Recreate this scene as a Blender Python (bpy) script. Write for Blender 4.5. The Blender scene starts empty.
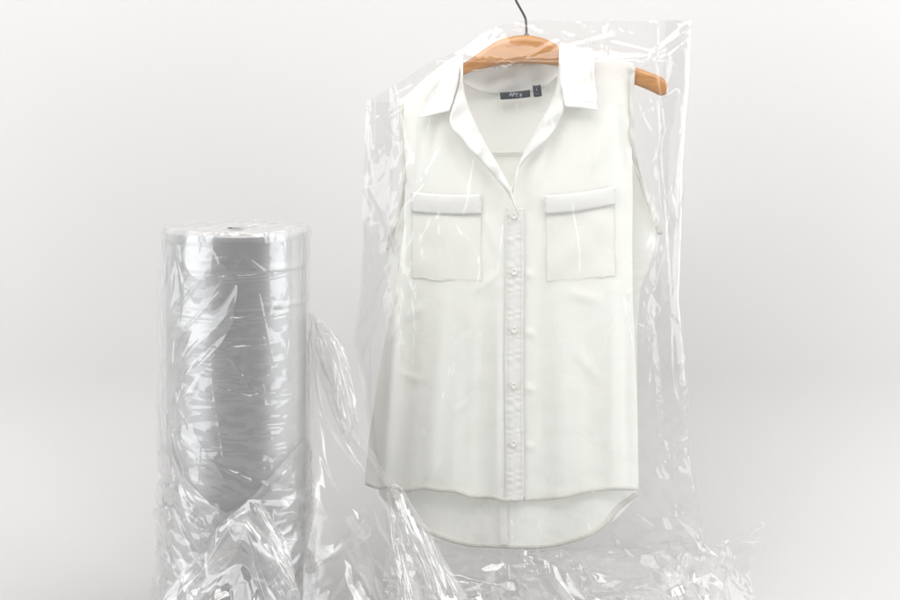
import bpy, bmesh, math, random
import numpy as np
from mathutils import Vector, Matrix

random.seed(4)
RNG = np.random.default_rng(11)
R = math.radians

# ------------------------------------------------------------------ camera, light, exposure
S = 0.0014           # metres per reference pixel on the plane y = 0
DIST = 3.0           # camera to that plane
CAMZ = 0.833
HPY = 30.0           # picture row of the horizon

scene = bpy.context.scene
C = scene.collection
cam_d = bpy.data.cameras.new("camera")
cam_d.sensor_width = 36.0
cam_d.lens = 36.0 * DIST / (900 * S)
cam_d.shift_y = -(300 - HPY) / 900.0
cam_d.clip_start = 0.05
cam_d.clip_end = 60
cam_d.dof.use_dof = False
cam = bpy.data.objects.new("camera", cam_d)
cam.location = (0, -DIST, CAMZ)
cam.rotation_euler = (R(90), 0, 0)
C.objects.link(cam)
scene.camera = cam

world = bpy.data.worlds.new("World")
scene.world = world
world.use_nodes = True
bg = world.node_tree.nodes["Background"]
bg.inputs[0].default_value = (1.0, 0.945, 0.91, 1)
bg.inputs[1].default_value = 0.2


def area(name, loc, aim, sx, sy, power, col):
    l = bpy.data.lights.new(name, 'AREA')
    l.shape = 'RECTANGLE'
    l.size, l.size_y = sx, sy
    l.energy = power
    l.color = col
    o = bpy.data.objects.new(name, l)
    o.location = loc
    o.rotation_euler = (Vector(aim) - Vector(loc)).to_track_quat('-Z', 'Y').to_euler()
    C.objects.link(o)
    return o


area("softbox_a", (-1.6, -1.0, 0.95), (0.0, 0.15, 0.45), 1.35, 1.8, 25, (0.955, 0.98, 1.0))
area("softbox_b", (1.85, -0.65, 1.0), (0.1, 0.1, 0.45), 1.35, 1.8, 28, (0.955, 0.98, 1.0))
area("softbox_top", (0.1, -0.85, 2.1), (0.0, 0.05, 0.3), 1.8, 1.2, 36, (1.0, 0.972, 0.955))

vs = scene.view_settings
vs.view_transform = 'Standard'
vs.look = 'None'
vs.exposure = 0.03
vs.gamma = 1.0
scene.render.engine = 'CYCLES'
cy = scene.cycles
cy.max_bounces = 14
cy.diffuse_bounces = 5
cy.glossy_bounces = 3
cy.transmission_bounces = 8
cy.transparent_max_bounces = 32
cy.use_denoising = True
cy.use_adaptive_sampling = True
cy.adaptive_threshold = 0.02
cy.caustics_reflective = False
cy.caustics_refractive = False
cy.sample_clamp_indirect = 4.0


def X(px, y=0.0):
    return (px - 450.0) * S * (DIST + y) / DIST


def Z(py, y=0.0):
    return CAMZ - (py - HPY) * S * (DIST + y) / DIST


def W(px, py, y=0.0):
    return (X(px, y), y, Z(py, y))


# ------------------------------------------------------------------ materials
def mat(name):
    m = bpy.data.materials.new(name)
    m.use_nodes = True
    nt = m.node_tree
    nt.nodes.clear()
    out = nt.nodes.new('ShaderNodeOutputMaterial')
    return m, nt, out


def N(nt, typ, **kw):
    n = nt.nodes.new(typ)
    for k, v in kw.items():
        if isinstance(k, str) and hasattr(n, k):
            setattr(n, k, v)
    return n


def math_n(nt, op, a, b=None, clamp=False):
    n = nt.nodes.new('ShaderNodeMath')
    n.operation = op
    n.use_clamp = clamp
    for i, v in enumerate((a, b)):
        if v is None:
            continue
        if isinstance(v, (int, float)):
            n.inputs[i].default_value = v
        else:
            nt.links.new(v, n.inputs[i])
    return n.outputs[0]


def noise(nt, scale, vec=None, detail=3, rough=0.5, dist=0.0, mapping=None):
    tc = nt.nodes.new('ShaderNodeTexCoord')
    src = tc.outputs['Object']
    if mapping:
        mp = nt.nodes.new('ShaderNodeMapping')
        mp.inputs['Scale'].default_value = mapping[0]
        mp.inputs['Rotation'].default_value = mapping[1]
        nt.links.new(src, mp.inputs['Vector'])
        src = mp.outputs[0]
    n = nt.nodes.new('ShaderNodeTexNoise')
    n.inputs['Scale'].default_value = scale
    n.inputs['Detail'].default_value = detail
    n.inputs['Roughness'].default_value = rough
    n.inputs['Distortion'].default_value = dist
    nt.links.new(src, n.inputs['Vector'])
    return n.outputs['Fac']


def bump(nt, h, strength, dist, normal=None):
    b = nt.nodes.new('ShaderNodeBump')
    b.inputs['Strength'].default_value = strength
    b.inputs['Distance'].default_value = dist
    nt.links.new(h, b.inputs['Height'])
    if normal:
        nt.links.new(normal, b.inputs['Normal'])
    return b.outputs[0]


def film_mat(name, f0=0.085, haze=0.05, rough=0.07, tint=(0.985, 0.985, 0.985), wr=1.0, streak=0.6):
    """thin clear polythene: lets light straight through, mirrors at its surface, a little milky"""
    m, nt, out = mat(name)
    L = nt.links
    nb = None
    if streak > 0:
        for (sc_, mp, wd, dd) in ((12, ((1.0, 1.0, 0.32), (0, R(24), 0)), 0.013, 0.0012), (14, ((1.0, 1.0, 0.28), (0, R(-38), 0)), 0.012, 0.0011)):
            n = noise(nt, sc_, detail=1, rough=0.4, dist=0.2, mapping=mp)
            r_ = math_n(nt, 'ABSOLUTE', math_n(nt, 'SUBTRACT', n, 0.5))
            r_ = math_n(nt, 'SUBTRACT', 1.0, math_n(nt, 'DIVIDE', r_, wd), clamp=True)          # thin crease lines
            msk = math_n(nt, 'MULTIPLY', math_n(nt, 'SUBTRACT', noise(nt, sc_ * 0.9, detail=0, mapping=((1, 1, 1), (R(40), 0, R(50)))), 0.50), 5.0, clamp=True)
            nb = bump(nt, math_n(nt, 'MULTIPLY', r_, msk), streak, dd, nb)
    lw = nt.nodes.new('ShaderNodeLayerWeight')
    lw.inputs['Blend'].default_value = 0.5
    if nb is not None:
        L.new(nb, lw.inputs['Normal'])
    p = math_n(nt, 'POWER', lw.outputs['Facing'], 4.0)
    f = math_n(nt, 'ADD', math_n(nt, 'MULTIPLY', p, 0.75), f0, clamp=True)
    tr = nt.nodes.new('ShaderNodeBsdfTransparent')
    tr.inputs['Color'].default_value = (*tint, 1)
    gl = nt.nodes.new('ShaderNodeBsdfGlossy')
    gl.inputs['Roughness'].default_value = rough
    gl.inputs['Color'].default_value = (1, 1, 1, 1)
    if nb is not None:
        L.new(nb, gl.inputs['Normal'])
    df = nt.nodes.new('ShaderNodeBsdfDiffuse')
    df.inputs['Color'].default_value = (0.95, 0.945, 0.94, 1)
    tl = nt.nodes.new('ShaderNodeBsdfTranslucent')
    tl.inputs['Color'].default_value = (0.95, 0.945, 0.94, 1)
    hz = nt.nodes.new('ShaderNodeMixShader')
    hz.inputs[0].default_value = 0.5
    L.new(df.outputs[0], hz.inputs[1])
    L.new(tl.outputs[0], hz.inputs[2])
    m1 = nt.nodes.new('ShaderNodeMixShader')
    m1.inputs[0].default_value = haze
    L.new(tr.outputs[0], m1.inputs[1])
    L.new(hz.outputs[0], m1.inputs[2])
    m2 = nt.nodes.new('ShaderNodeMixShader')
    L.new(f, m2.inputs[0])
    L.new(m1.outputs[0], m2.inputs[1])
    L.new(gl.outputs[0], m2.inputs[2])
    L.new(m2.outputs[0], out.inputs[0])
    return m


def cloth_mat(name, col, transp=0.1, transl=0.3, wob=1.0):
    m, nt, out = mat(name)
    L = nt.links
    weave = noise(nt, 1500, detail=1)
    soft = noise(nt, 26, detail=3, rough=0.5, dist=0.4, mapping=((1, 1, 0.45), (0, 0, 0)))
    nb = bump(nt, weave, 0.10, 0.0006)
    nb = bump(nt, soft, 0.30 * wob, 0.006, nb)
    mott = noise(nt, 9, detail=2)
    cr = nt.nodes.new('ShaderNodeMixRGB')
    cr.inputs[1].default_value = (col[0] * 0.975, col[1] * 0.98, col[2] * 0.965, 1)
    cr.inputs[2].default_value = (*col, 1)
    L.new(mott, cr.inputs[0])
    pr = nt.nodes.new('ShaderNodeBsdfPrincipled')
    L.new(cr.outputs[0], pr.inputs['Base Color'])
    pr.inputs['Roughness'].default_value = 0.55
    pr.inputs['Specular IOR Level'].default_value = 0.35
    pr.inputs['Sheen Weight'].default_value = 0.1
    L.new(nb, pr.inputs['Normal'])
    tl = nt.nodes.new('ShaderNodeBsdfTranslucent')
    L.new(cr.outputs[0], tl.inputs['Color'])
    L.new(nb, tl.inputs['Normal'])
    m1 = nt.nodes.new('ShaderNodeMixShader')
    m1.inputs[0].default_value = transl
    L.new(pr.outputs[0], m1.inputs[1])
    L.new(tl.outputs[0], m1.inputs[2])
    tr = nt.nodes.new('ShaderNodeBsdfTransparent')
    m2 = nt.nodes.new('ShaderNodeMixShader')
    m2.inputs[0].default_value = transp
    L.new(m1.outputs[0], m2.inputs[1])
    L.new(tr.outputs[0], m2.inputs[2])
    L.new(m2.outputs[0], out.inputs[0])
    return m


def solid(name, col, rough=0.5, metal=0.0, coat=0.0, bscale=None, bstr=0.1, spec=0.5):
    m, nt, out = mat(name)
    pr = nt.nodes.new('ShaderNodeBsdfPrincipled')
    pr.inputs['Base Color'].default_value = (*col, 1)
    pr.inputs['Roughness'].default_value = rough
    pr.inputs['Metallic'].default_value = metal
    pr.inputs['Coat Weight'].default_value = coat
    pr.inputs['Specular IOR Level'].default_value = spec
    if bscale:
        nt.links.new(bump(nt, noise(nt, bscale), bstr, 0.001), pr.inputs['Normal'])
    nt.links.new(pr.outputs[0], out.inputs[0])
    return m


def paper_mat():
    m, nt, out = mat("white_paper_sweep")
    pr = nt.nodes.new('ShaderNodeBsdfPrincipled')
    n1 = noise(nt, 3.0, detail=4)
    cr = nt.nodes.new('ShaderNodeMixRGB')
    cr.inputs[1].default_value = (0.592, 0.584, 0.578, 1)
    cr.inputs[2].default_value = (0.612, 0.606, 0.601, 1)
    nt.links.new(n1, cr.inputs[0])
    nt.links.new(cr.outputs[0], pr.inputs['Base Color'])
    pr.inputs['Roughness'].default_value = 0.75
    pr.inputs['Specular IOR Level'].default_value = 0.25
    nt.links.new(bump(nt, noise(nt, 300, detail=3), 0.05, 0.001), pr.inputs['Normal'])
    nt.links.new(pr.outputs[0], out.inputs[0])
    return m


def wood_mat():
    m, nt, out = mat("varnished_maple")
    L = nt.links
    pr = nt.nodes.new('ShaderNodeBsdfPrincipled')
    g1 = noise(nt, 14, detail=5, rough=0.6, dist=1.0, mapping=((1.2, 6, 9), (0, R(8), 0)))
    g2 = noise(nt, 120, detail=3, mapping=((0.25, 3, 4), (0, R(6), 0)))
    mx = math_n(nt, 'ADD', math_n(nt, 'MULTIPLY', g1, 0.7), math_n(nt, 'MULTIPLY', g2, 0.3))
    cr = nt.nodes.new('ShaderNodeValToRGB')
    cr.color_ramp.elements[0].position = 0.32
    cr.color_ramp.elements[0].color = (0.36, 0.15, 0.038, 1)
    cr.color_ramp.elements[1].position = 0.66
    cr.color_ramp.elements[1].color = (0.60, 0.30, 0.10, 1)
    L.new(mx, cr.inputs[0])
    L.new(cr.outputs[0], pr.inputs['Base Color'])
    pr.inputs['Roughness'].default_value = 0.38
    pr.inputs['Coat Weight'].default_value = 0.25
    L.new(bump(nt, g2, 0.06, 0.001), pr.inputs['Normal'])
    L.new(pr.outputs[0], out.inputs[0])
    return m


def winding_mat():
    """hundreds of wraps of clear film: a stack of reflecting layers, grey face on and bright at a slant"""
    m, nt, out = mat("wound_film")
    L = nt.links
    v = noise(nt, 5, detail=3, mapping=((1, 1, 5), (0, 0, 0)))
    nb = bump(nt, noise(nt, 8, detail=2, mapping=((1, 1, 2), (0, 0, 0))), 0.03, 0.003)
    lw = nt.nodes.new('ShaderNodeLayerWeight')
    lw.inputs['Blend'].default_value = 0.5
    cr = nt.nodes.new('ShaderNodeValToRGB')
    e = cr.color_ramp.elements
    e[0].position, e[0].color = 0.06, (0.36, 0.365, 0.375, 1)
    e[1].position, e[1].color = 0.50, (0.93, 0.93, 0.93, 1)
    L.new(lw.outputs['Facing'], cr.inputs[0])
    gl = nt.nodes.new('ShaderNodeBsdfGlossy')
    gl.inputs['Roughness'].default_value = 0.42
    L.new(cr.outputs[0], gl.inputs['Color'])
    L.new(nb, gl.inputs['Normal'])
    df = nt.nodes.new('ShaderNodeBsdfDiffuse')
    c2 = nt.nodes.new('ShaderNodeMixRGB')
    c2.inputs[1].default_value = (0.30, 0.305, 0.31, 1)
    c2.inputs[2].default_value = (0.38, 0.385, 0.39, 1)
    L.new(v, c2.inputs[0])
    L.new(c2.outputs[0], df.inputs['Color'])
    mx = nt.nodes.new('ShaderNodeMixShader')
    mx.inputs[0].default_value = 0.70
    L.new(df.outputs[0], mx.inputs[1])
    L.new(gl.outputs[0], mx.inputs[2])
    L.new(mx.outputs[0], out.inputs[0])
    return m


M_PAPER = paper_mat()
M_WOOD = wood_mat()
M_WIND = winding_mat()
M_BAG = film_mat("bag_film", f0=0.043, haze=0.045, rough=0.11, streak=0.9)
M_WRAP = film_mat("wrap_film", f0=0.075, haze=0.13, rough=0.15, streak=0.7)
M_PILE = film_mat("crumpled_film", f0=0.115, haze=0.17, rough=0.10, streak=0)
M_TURN = film_mat("layered_film", f0=0.12, haze=0.30, rough=0.13, streak=0)
M_CLOTH = cloth_mat("white_chiffon", (0.935, 0.94, 0.905), transp=0.09, transl=0.15)
M_CLOTH2 = cloth_mat("white_chiffon_doubled", (0.885, 0.885, 0.865), transp=0.02, transl=0.12)
M_POCKET = cloth_mat("white_chiffon_pocket", (0.90, 0.90, 0.86), transp=0.03, transl=0.12)
M_HEM = cloth_mat("stitched_edge", (0.76, 0.75, 0.70), transp=0.0, transl=0.1)
M_STEEL = solid("dark_steel", (0.16, 0.15, 0.14), 0.25, 1.0)
M_BUTTON = solid("pearl_button", (0.80, 0.79, 0.74), 0.25, 0, 0.4)
M_NAVY = solid("navy_satin_label", (0.022, 0.03, 0.05), 0.5, bscale=2500, bstr=0.2)
M_THREAD = solid("pale_grey_thread", (0.55, 0.58, 0.62), 0.6)
M_CARD = solid("cardboard_core", (0.16, 0.13, 0.12), 0.85, bscale=200)
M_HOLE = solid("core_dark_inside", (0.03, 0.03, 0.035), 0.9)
M_FACE = solid("film_roll_end", (0.56, 0.555, 0.55), 0.4, bscale=90, bstr=0.4)
M_STITCH = solid("ivory_stitching", (0.66, 0.65, 0.60), 0.7)


# ------------------------------------------------------------------ object helpers
def link(o, parent=None):
    C.objects.link(o)
    if parent is not None:
        o.parent = parent
    return o


def mesh_obj(name, verts, faces, m, parent=None, smooth=True):
    me = bpy.data.meshes.new(name)
    me.from_pydata([tuple(map(float, v)) for v in verts], [], faces)
    me.update()
    if smooth:
        me.polygons.foreach_set('use_smooth', [True] * len(me.polygons))
    me.materials.append(m)
    o = bpy.data.objects.new(name, me)
    if parent is not None:
        off = Vector(parent.location)
        me.transform(Matrix.Translation(-off))
    return link(o, parent)


def grid_faces(nv, nu, close=False, base=0):
    f = []
    for i in range(nv - 1):
        for j in range(nu - 1 + (1 if close else 0)):
            j2 = (j + 1) % nu
            f.append((base + i * nu + j, base + i * nu + j2, base + (i + 1) * nu + j2, base + (i + 1) * nu + j))
    return f


def grid_obj(name, P, m, parent=None, thick=None):
    nv, nu = P.shape[:2]
    o = mesh_obj(name, P.reshape(-1, 3), grid_faces(nv, nu), m, parent)
    if thick:
        s = o.modifiers.new('thickness', 'SOLIDIFY')
        s.thickness = thick
        s.offset = 0
    return o


def thing(name, label, cat, loc):
    o = bpy.data.objects.new(name, None)
    o.empty_display_size = 0.05
    o.location = loc
    o['label'] = label
    o['category'] = cat
    return link(o)


def interp(tab, x):
    k = sorted(tab)
    return np.interp(x, [a for a, _ in k], [b for _, b in k])


def tube(path, rad, n=8):
    """closed tube along a polyline; rad may be a number or one per point"""
    path = [Vector(p) for p in path]
    if isinstance(rad, (int, float)):
        rad = [rad] * len(path)
    V, F = [], []
    up = Vector((0, 1, 0))
    for i, p in enumerate(path):
        t = (path[min(i + 1, len(path) - 1)] - path[max(i - 1, 0)]).normalized()
        a = t.cross(up)
        if a.length < 1e-4:
            a = t.cross(Vector((1, 0, 0)))
        a.normalize()
        b = t.cross(a).normalized()
        for k in range(n):
            q = 2 * math.pi * k / n
            V.append(p + (a * math.cos(q) + b * math.sin(q)) * rad[i])
    for i in range(len(path) - 1):
        for k in range(n):
            k2 = (k + 1) % n
            F.append((i * n + k, i * n + k2, (i + 1) * n + k2, (i + 1) * n + k))
    F.append(tuple(range(n))[::-1])
    F.append(tuple((len(path) - 1) * n + k for k in range(n)))
    return V, F


def merge(parts):
    V, F = [], []
    for v, f in parts:
        b = len(V)
        V += [tuple(q) for q in v]
        F += [tuple(i + b for i in q) for q in f]
    return V, F


# ------------------------------------------------------------------ sheets that buckle: a small film/cloth solver
def _pair(A, B, rest, k):
    d = B - A
    L = np.sqrt((d * d).sum(-1)) + 1e-9
    c = (k * 0.5 * (L - rest) / L)[..., None]
    A += d * c
    B -= d * c


def _lens(A, B, e):
    return np.sqrt(((B - A) ** 2).sum(-1)) * (1 + e)


def relax(target, exc, nv, nu, levels=3, iters=(120, 90, 70), kt=(0.01, 0.004, 0.01), bend=0.25,
          noise_amp=0.003, collide=None, closed=False, pin_top=False, seed=1, lap=0.0, fine=None, facet=0.12):
    """target(V,U)->(nv,nu,3); exc(V,U)->(along, down) surplus length; the sheet buckles into folds to use it up"""
    rng = np.random.default_rng(seed)
    P = None
    for lv in range(levels):
        f = 2 ** (levels - 1 - lv)
        n_v, n_u = nv // f, nu // f
        v = np.linspace(0, 1, n_v)
        u = np.linspace(0, 1, n_u)
        V, U = np.meshgrid(v, u, indexing='ij')
        T = target(V, U).astype(np.float64)
        eu, ev = exc(V, U)
        rh = _lens(T[:, :-1], T[:, 1:], 0.5 * (eu[:, :-1] + eu[:, 1:]))
        rv = _lens(T[:-1], T[1:], 0.5 * (ev[:-1] + ev[1:]))
        em = 0.5 * (eu + ev)
        rd1 = _lens(T[:-1, :-1], T[1:, 1:], 0.5 * (em[:-1, :-1] + em[1:, 1:]))
        rd2 = _lens(T[:-1, 1:], T[1:, :-1], 0.5 * (em[:-1, 1:] + em[1:, :-1]))
        bh = rh[:, :-1] + rh[:, 1:]
        bv = rv[:-1] + rv[1:]
        cell = float(np.median(rh))
        if P is None:
            P = T + rng.normal(0, noise_amp, T.shape)
        else:
            pv, pu = P.shape[:2]
            # bilinear upsample
            fv = v * (pv - 1)
            i0 = np.clip(fv.astype(int), 0, pv - 2)
            a = (fv - i0)[:, None, None]
            Q = P[i0] * (1 - a) + P[i0 + 1] * a
            fu = u * (pu - 1)
            j0 = np.clip(fu.astype(int), 0, pu - 2)
            b = (fu - j0)[None, :, None]
            P = Q[:, j0] * (1 - b) + Q[:, j0 + 1] * b
            if fine is not None:      # finer levels only refine the folds found on the coarse one
                g = fine[min(lv - 1, len(fine) - 1)] if isinstance(fine, tuple) else fine
                rh, rv = _lens(P[:, :-1], P[:, 1:], g), _lens(P[:-1], P[1:], g)
                rd1, rd2 = _lens(P[:-1, :-1], P[1:, 1:], g), _lens(P[:-1, 1:], P[1:, :-1], g)
                bh, bv = rh[:, :-1] + rh[:, 1:], rv[:-1] + rv[1:]
            P = P + rng.normal(0, cell * facet, P.shape)
        ktv = np.array(kt) * (1.0 if lv == 0 else 0.5)
        for it in range(iters[lv]):
            for s in (0, 1):
                n = (P.shape[1] - s) // 2
                _pair(P[:, s:s + 2 * n:2], P[:, s + 1:s + 2 * n:2], rh[:, s:s + 2 * n - 1:2], 1.0)
                n = (P.shape[0] - s) // 2
                _pair(P[s:s + 2 * n:2], P[s + 1:s + 2 * n:2], rv[s:s + 2 * n - 1:2], 1.0)
                _pair(P[s:s + 2 * n:2, :-1], P[s + 1:s + 2 * n:2, 1:], rd1[s:s + 2 * n - 1:2], 0.5)
                _pair(P[s:s + 2 * n:2, 1:], P[s + 1:s + 2 * n:2, :-1], rd2[s:s + 2 * n - 1:2], 0.5)
            if bend > 0:
                _pair(P[:, :-2], P[:, 2:], bh, bend * 0.4)
                _pair(P[:-2], P[2:], bv, bend * 0.4)
            P += (T - P) * ktv
            if lap > 0:
                P[1:-1, 1:-1] += lap * (0.25 * (P[:-2, 1:-1] + P[2:, 1:-1] + P[1:-1, :-2] + P[1:-1, 2:]) - P[1:-1, 1:-1])
            if collide is not None:
                collide(P, V, U)
            if closed:
                m = 0.5 * (P[:, 0] + P[:, -1])
                P[:, 0] = m
                P[:, -1] = m
            if pin_top:
                P[0] = T[0]
    return P


def smooth_rand(V, U, kv, ku, seed):
    """smooth random field in -1..1"""
    rng = np.random.default_rng(seed)
    out = np.zeros_like(V)
    for _ in range(10):
        a, b, p = rng.uniform(-ku, ku), rng.uniform(-kv, kv), rng.uniform(0, 6.28)
        out += np.sin(6.283 * (a * U + b * V) + p)
    return out / 4.0


def shards(A, B, cell, stretch, ang, seed, amp=(1, 1, 1)):
    """crumpled-film field: flat triangular facets with hard creases between them.
    A, B run over the sheet in reference pixels; facets are `cell` wide and `stretch` times longer along `ang`.
    Returns a continuous, piecewise linear 3-vector field of about unit size."""
    from mathutils.geometry import delaunay_2d_cdt
    rng = np.random.default_rng(seed)
    ca, sa = math.cos(R(ang)), math.sin(R(ang))
    P = (A * ca + B * sa) / (cell * stretch)
    Q = (-A * sa + B * ca) / cell
    p0, p1, q0, q1 = P.min() - 2, P.max() + 2, Q.min() - 2, Q.max() + 2
    gi, gj = np.meshgrid(np.arange(p0, p1), np.arange(q0, q1), indexing='ij')
    keep = rng.random(gi.size) > 0.22
    pts = np.stack([gi.ravel(), gj.ravel()], 1)[keep] + rng.uniform(-0.47, 0.47, (int(keep.sum()), 2))
    res = delaunay_2d_cdt([Vector((float(a), float(b))) for a, b in pts], [], [], 0, 1e-6)
    pv = np.array([[v.x, v.y] for v in res[0]])
    tri = np.array([f for f in res[2] if len(f) == 3])
    val = rng.normal(0, 1, (len(pv), 3)) * np.array(amp)
    out = np.zeros(A.shape + (3,))
    # rasterise triangles over the sample points through a coarse bin grid
    pf, qf = P.ravel(), Q.ravel()
    of = out.reshape(-1, 3)
    order = np.argsort(pf)
    ps = pf[order]
    for t in tri:
        a, b, c = pv[t]
        lo, hi = min(a[0], b[0], c[0]), max(a[0], b[0], c[0])
        i0, i1 = np.searchsorted(ps, lo), np.searchsorted(ps, hi, side='right')
        if i1 <= i0:
            continue
        idx = order[i0:i1]
        qv = qf[idx]
        idx = idx[(qv >= min(a[1], b[1], c[1])) & (qv <= max(a[1], b[1], c[1]))]
        if len(idx) == 0:
            continue
        det = (b[1] - c[1]) * (a[0] - c[0]) + (c[0] - b[0]) * (a[1] - c[1])
        if abs(det) < 1e-12:
            continue
        x, y = pf[idx] - c[0], qf[idx] - c[1]
        w0 = ((b[1] - c[1]) * x + (c[0] - b[0]) * y) / det
        w1 = ((c[1] - a[1]) * x + (a[0] - c[0]) * y) / det
        w2 = 1 - w0 - w1
        ok = (w0 >= -1e-6) & (w1 >= -1e-6) & (w2 >= -1e-6)
        of[idx[ok]] = (w0[ok, None] * val[t[0]] + w1[ok, None] * val[t[1]] + w2[ok, None] * val[t[2]])
    return out


def soften(P, n, k=0.5):
    for _ in range(n):
        P[1:-1, 1:-1] += k * (0.25 * (P[:-2, 1:-1] + P[2:, 1:-1] + P[1:-1, :-2] + P[1:-1, 2:]) - P[1:-1, 1:-1])
    return P


def normals(P):
    n = np.cross(np.gradient(P, axis=1), np.gradient(P, axis=0))
    return n / (np.sqrt((n ** 2).sum(-1, keepdims=True)) + 1e-12)


def px_coords(P):
    return P[..., 0] / S + 450, HPY + (CAMZ - P[..., 2]) / S


PX = S  # one reference pixel in metres


# ------------------------------------------------------------------ setting: one white sweep, table into wall
def build_backdrop():
    prof = []
    for y in np.linspace(-3.4, 0.04, 12):
        prof.append((y, 0.0))
    r = 0.30
    for a in np.linspace(0, math.pi / 2, 14)[1:]:
        prof.append((0.04 + r * math.sin(a), r - r * math.cos(a)))
    prof.append((0.34, 2.6))
    xs = np.linspace(-3.2, 3.2, 20)
    P = np.array([[(x, y, z) for x in xs] for (y, z) in prof])
    o = grid_obj("backdrop", P, M_PAPER)
    o['kind'] = 'structure'
    o['label'] = 'seamless pale grey white backdrop sweeping up behind the roll and the blouse'
    return o


build_backdrop()

# ------------------------------------------------------------------ hanger
HY = 0.0


def catmull(pts, n=8):
    out = []
    for i in range(len(pts) - 1):
        p0 = pts[max(i - 1, 0)]
        p1, p2 = pts[i], pts[i + 1]
        p3 = pts[min(i + 2, len(pts) - 1)]
        for k in range(n):
            t = k / n
            out.append(tuple(0.5 * ((2 * b) + (-a + c) * t + (2 * a - 5 * b + 4 * c - d) * t * t + (-a + 3 * b - 3 * c + d) * t ** 3)
                             for a, b, c, d in zip(p0, p1, p2, p3)))
    out.append(tuple(pts[-1]))
    return out


def build_hanger():
    t = thing("wooden_hanger", "honey coloured wooden coat hanger with dark metal hook inside the white blouse", "coat hanger",
              W(524, 50, HY))
    top = [(424, 100), (430, 90), (440, 80), (455, 68), (470, 59), (484, 49), (500, 39.5), (520, 35), (538, 36.5), (553, 42),
           (563, 49), (590, 55), (612, 60), (634, 66.5), (652, 73), (662, 77.5), (667, 84)]
    bot = [(426, 104), (432, 100), (442, 92), (455, 81), (470, 72), (484, 68.5), (500, 65), (520, 63), (538, 63.5), (553, 65.5),
           (563, 67), (590, 73), (612, 79), (634, 84.5), (650, 91), (660, 95.5), (665, 94)]
    tt, bb = catmull(top, 5), catmull(bot, 5)
    nc = len(tt)
    V, F = [], []
    ring = 14
    for i in range(nc):
        a, b = tt[i], bb[i]
        cx, cz = (a[0] + b[0]) / 2, (a[1] + b[1]) / 2
        s = (i / (nc - 1)) * 2 - 1
        y0 = 0.004 - 0.012 * abs(s) ** 2
        hy = 0.0115 - 0.002 * abs(s)
        if i in (0, nc - 1):
            hy *= 0.6
        for k in range(ring):
            q = 2 * math.pi * k / ring
            c, sn = math.cos(q), math.sin(q)
            cc = math.copysign(abs(c) ** 0.45, c)
            ss = math.copysign(abs(sn) ** 0.6, sn)
            px = cx + (a[0] - b[0]) / 2 * cc
            py = cz + (a[1] - b[1]) / 2 * cc
            y = y0 + hy * ss
            V.append(W(px, py, 0) [0:1] + (y,) + W(px, py, 0)[2:3])
    for i in range(nc - 1):
        for k in range(ring):
            k2 = (k + 1) % ring
            F.append((i * ring + k, (i + 1) * ring + k, (i + 1) * ring + k2, i * ring + k2))
    F.append(tuple(range(ring)))
    F.append(tuple((nc - 1) * ring + k for k in range(ring))[::-1])
    mesh_obj("hanger_body", V, F, M_WOOD, t)
    hk = [(526.5, 40), (526.5, 34), (526.3, 26), (525.6, 19), (523, 13), (519, 6), (515.5, -1), (512.5, -12), (514, -27), (523, -40),
          (537, -45), (551, -39), (559, -26), (560, -14)]
    hk = catmull(hk, 5)
    V, F = tube([W(a, b, 0.004) for a, b in hk], 0.00175, 10)
    mesh_obj("hook", V, F, M_STEEL, t)
    V, F = tube([W(526.5, 36.5, 0.004), W(526.5, 33.8, 0.004)], 0.0034, 12)
    mesh_obj("ferrule", V, F, M_STEEL, t)
    return t


build_hanger()

# ------------------------------------------------------------------ blouse
BL = thing("blouse", "sleeveless white chiffon blouse with two chest pockets on the wooden hanger", "blouse", W(514, 520, 0))


def panel_target(xl, xr, yt, yb, depth, nfold=5, seed=1, amp=0.006):
    def f(V, U):
        py = np.interp(U, *zip(*yt)) * (1 - V) + np.interp(U, *zip(*yb)) * V
        px = interp(xl, py) * (1 - U) + interp(xr, py) * U
        y = depth(px, py)
        vv = np.clip((py - 150) / 350, 0, 1)
        fold = smooth_rand(V * 0.12, U, 1.0, nfold, seed) * amp * vv
        y = y + fold
        return np.stack([X(px, y), y, Z(py, y)], -1)
    return f


def front_depth(px, py):
    c = 518
    w = np.interp(py, [60, 110, 240, 500], [118, 120, 132, 160])
    s = np.clip((px - c) / w, -1.08, 1.08)
    base = np.interp(py, [45, 120, 210], [-0.013, -0.010, 0.006])
    return base - (np.interp(py, [45, 60, 100, 200, 500], [0.004, 0.006, 0.012, 0.028, 0.020])) * (1 - np.abs(s) ** 3.6)


def back_depth(px, py):
    c = 518
    w = np.interp(py, [60, 110, 240, 500], [118, 120, 130, 145])
    s = np.clip((px - c) / w, -1.05, 1.05)
    return 0.010 + np.interp(py, [60, 110, 300, 500], [0.012, 0.022, 0.012, -0.012]) * (1 - np.abs(s) ** 2.4)


def cloth_exc(e):
    return lambda V, U: (e + 0 * V, e * 0.7 + 0 * V)


XL = [(56, 402), (112, 400), (150, 402), (190, 405), (230, 404), (280, 398), (310, 392), (340, 385), (380, 378), (440, 369), (488, 364), (520, 362)]
xr_l = [(50, 463), (100, 463), (125, 460), (160, 482), (190, 506), (213, 520), (228, 523), (520, 523)]
front_l = relax(panel_target(XL, xr_l, [(0, 101), (0.35, 80), (0.7, 62), (1, 52)],
                             [(0, 485), (0.08, 489.5), (0.16, 488), (0.26, 492.5), (0.36, 489.5), (0.48, 492), (0.58, 493), (0.68, 498), (0.8, 499), (0.9, 502), (1, 501)],
                             front_depth, 4, 3, 0.004),
                cloth_exc(0.004), 150, 60, kt=(0.05, 0.02, 0.05), bend=0.6, noise_amp=0.0015, lap=0.15, seed=3)
XR = [(50, 634), (66, 634), (100, 631.5), (150, 632), (200, 632.5), (240, 632), (300, 632.5), (330, 634), (400, 637), (490, 638.5), (520, 639)]
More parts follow.
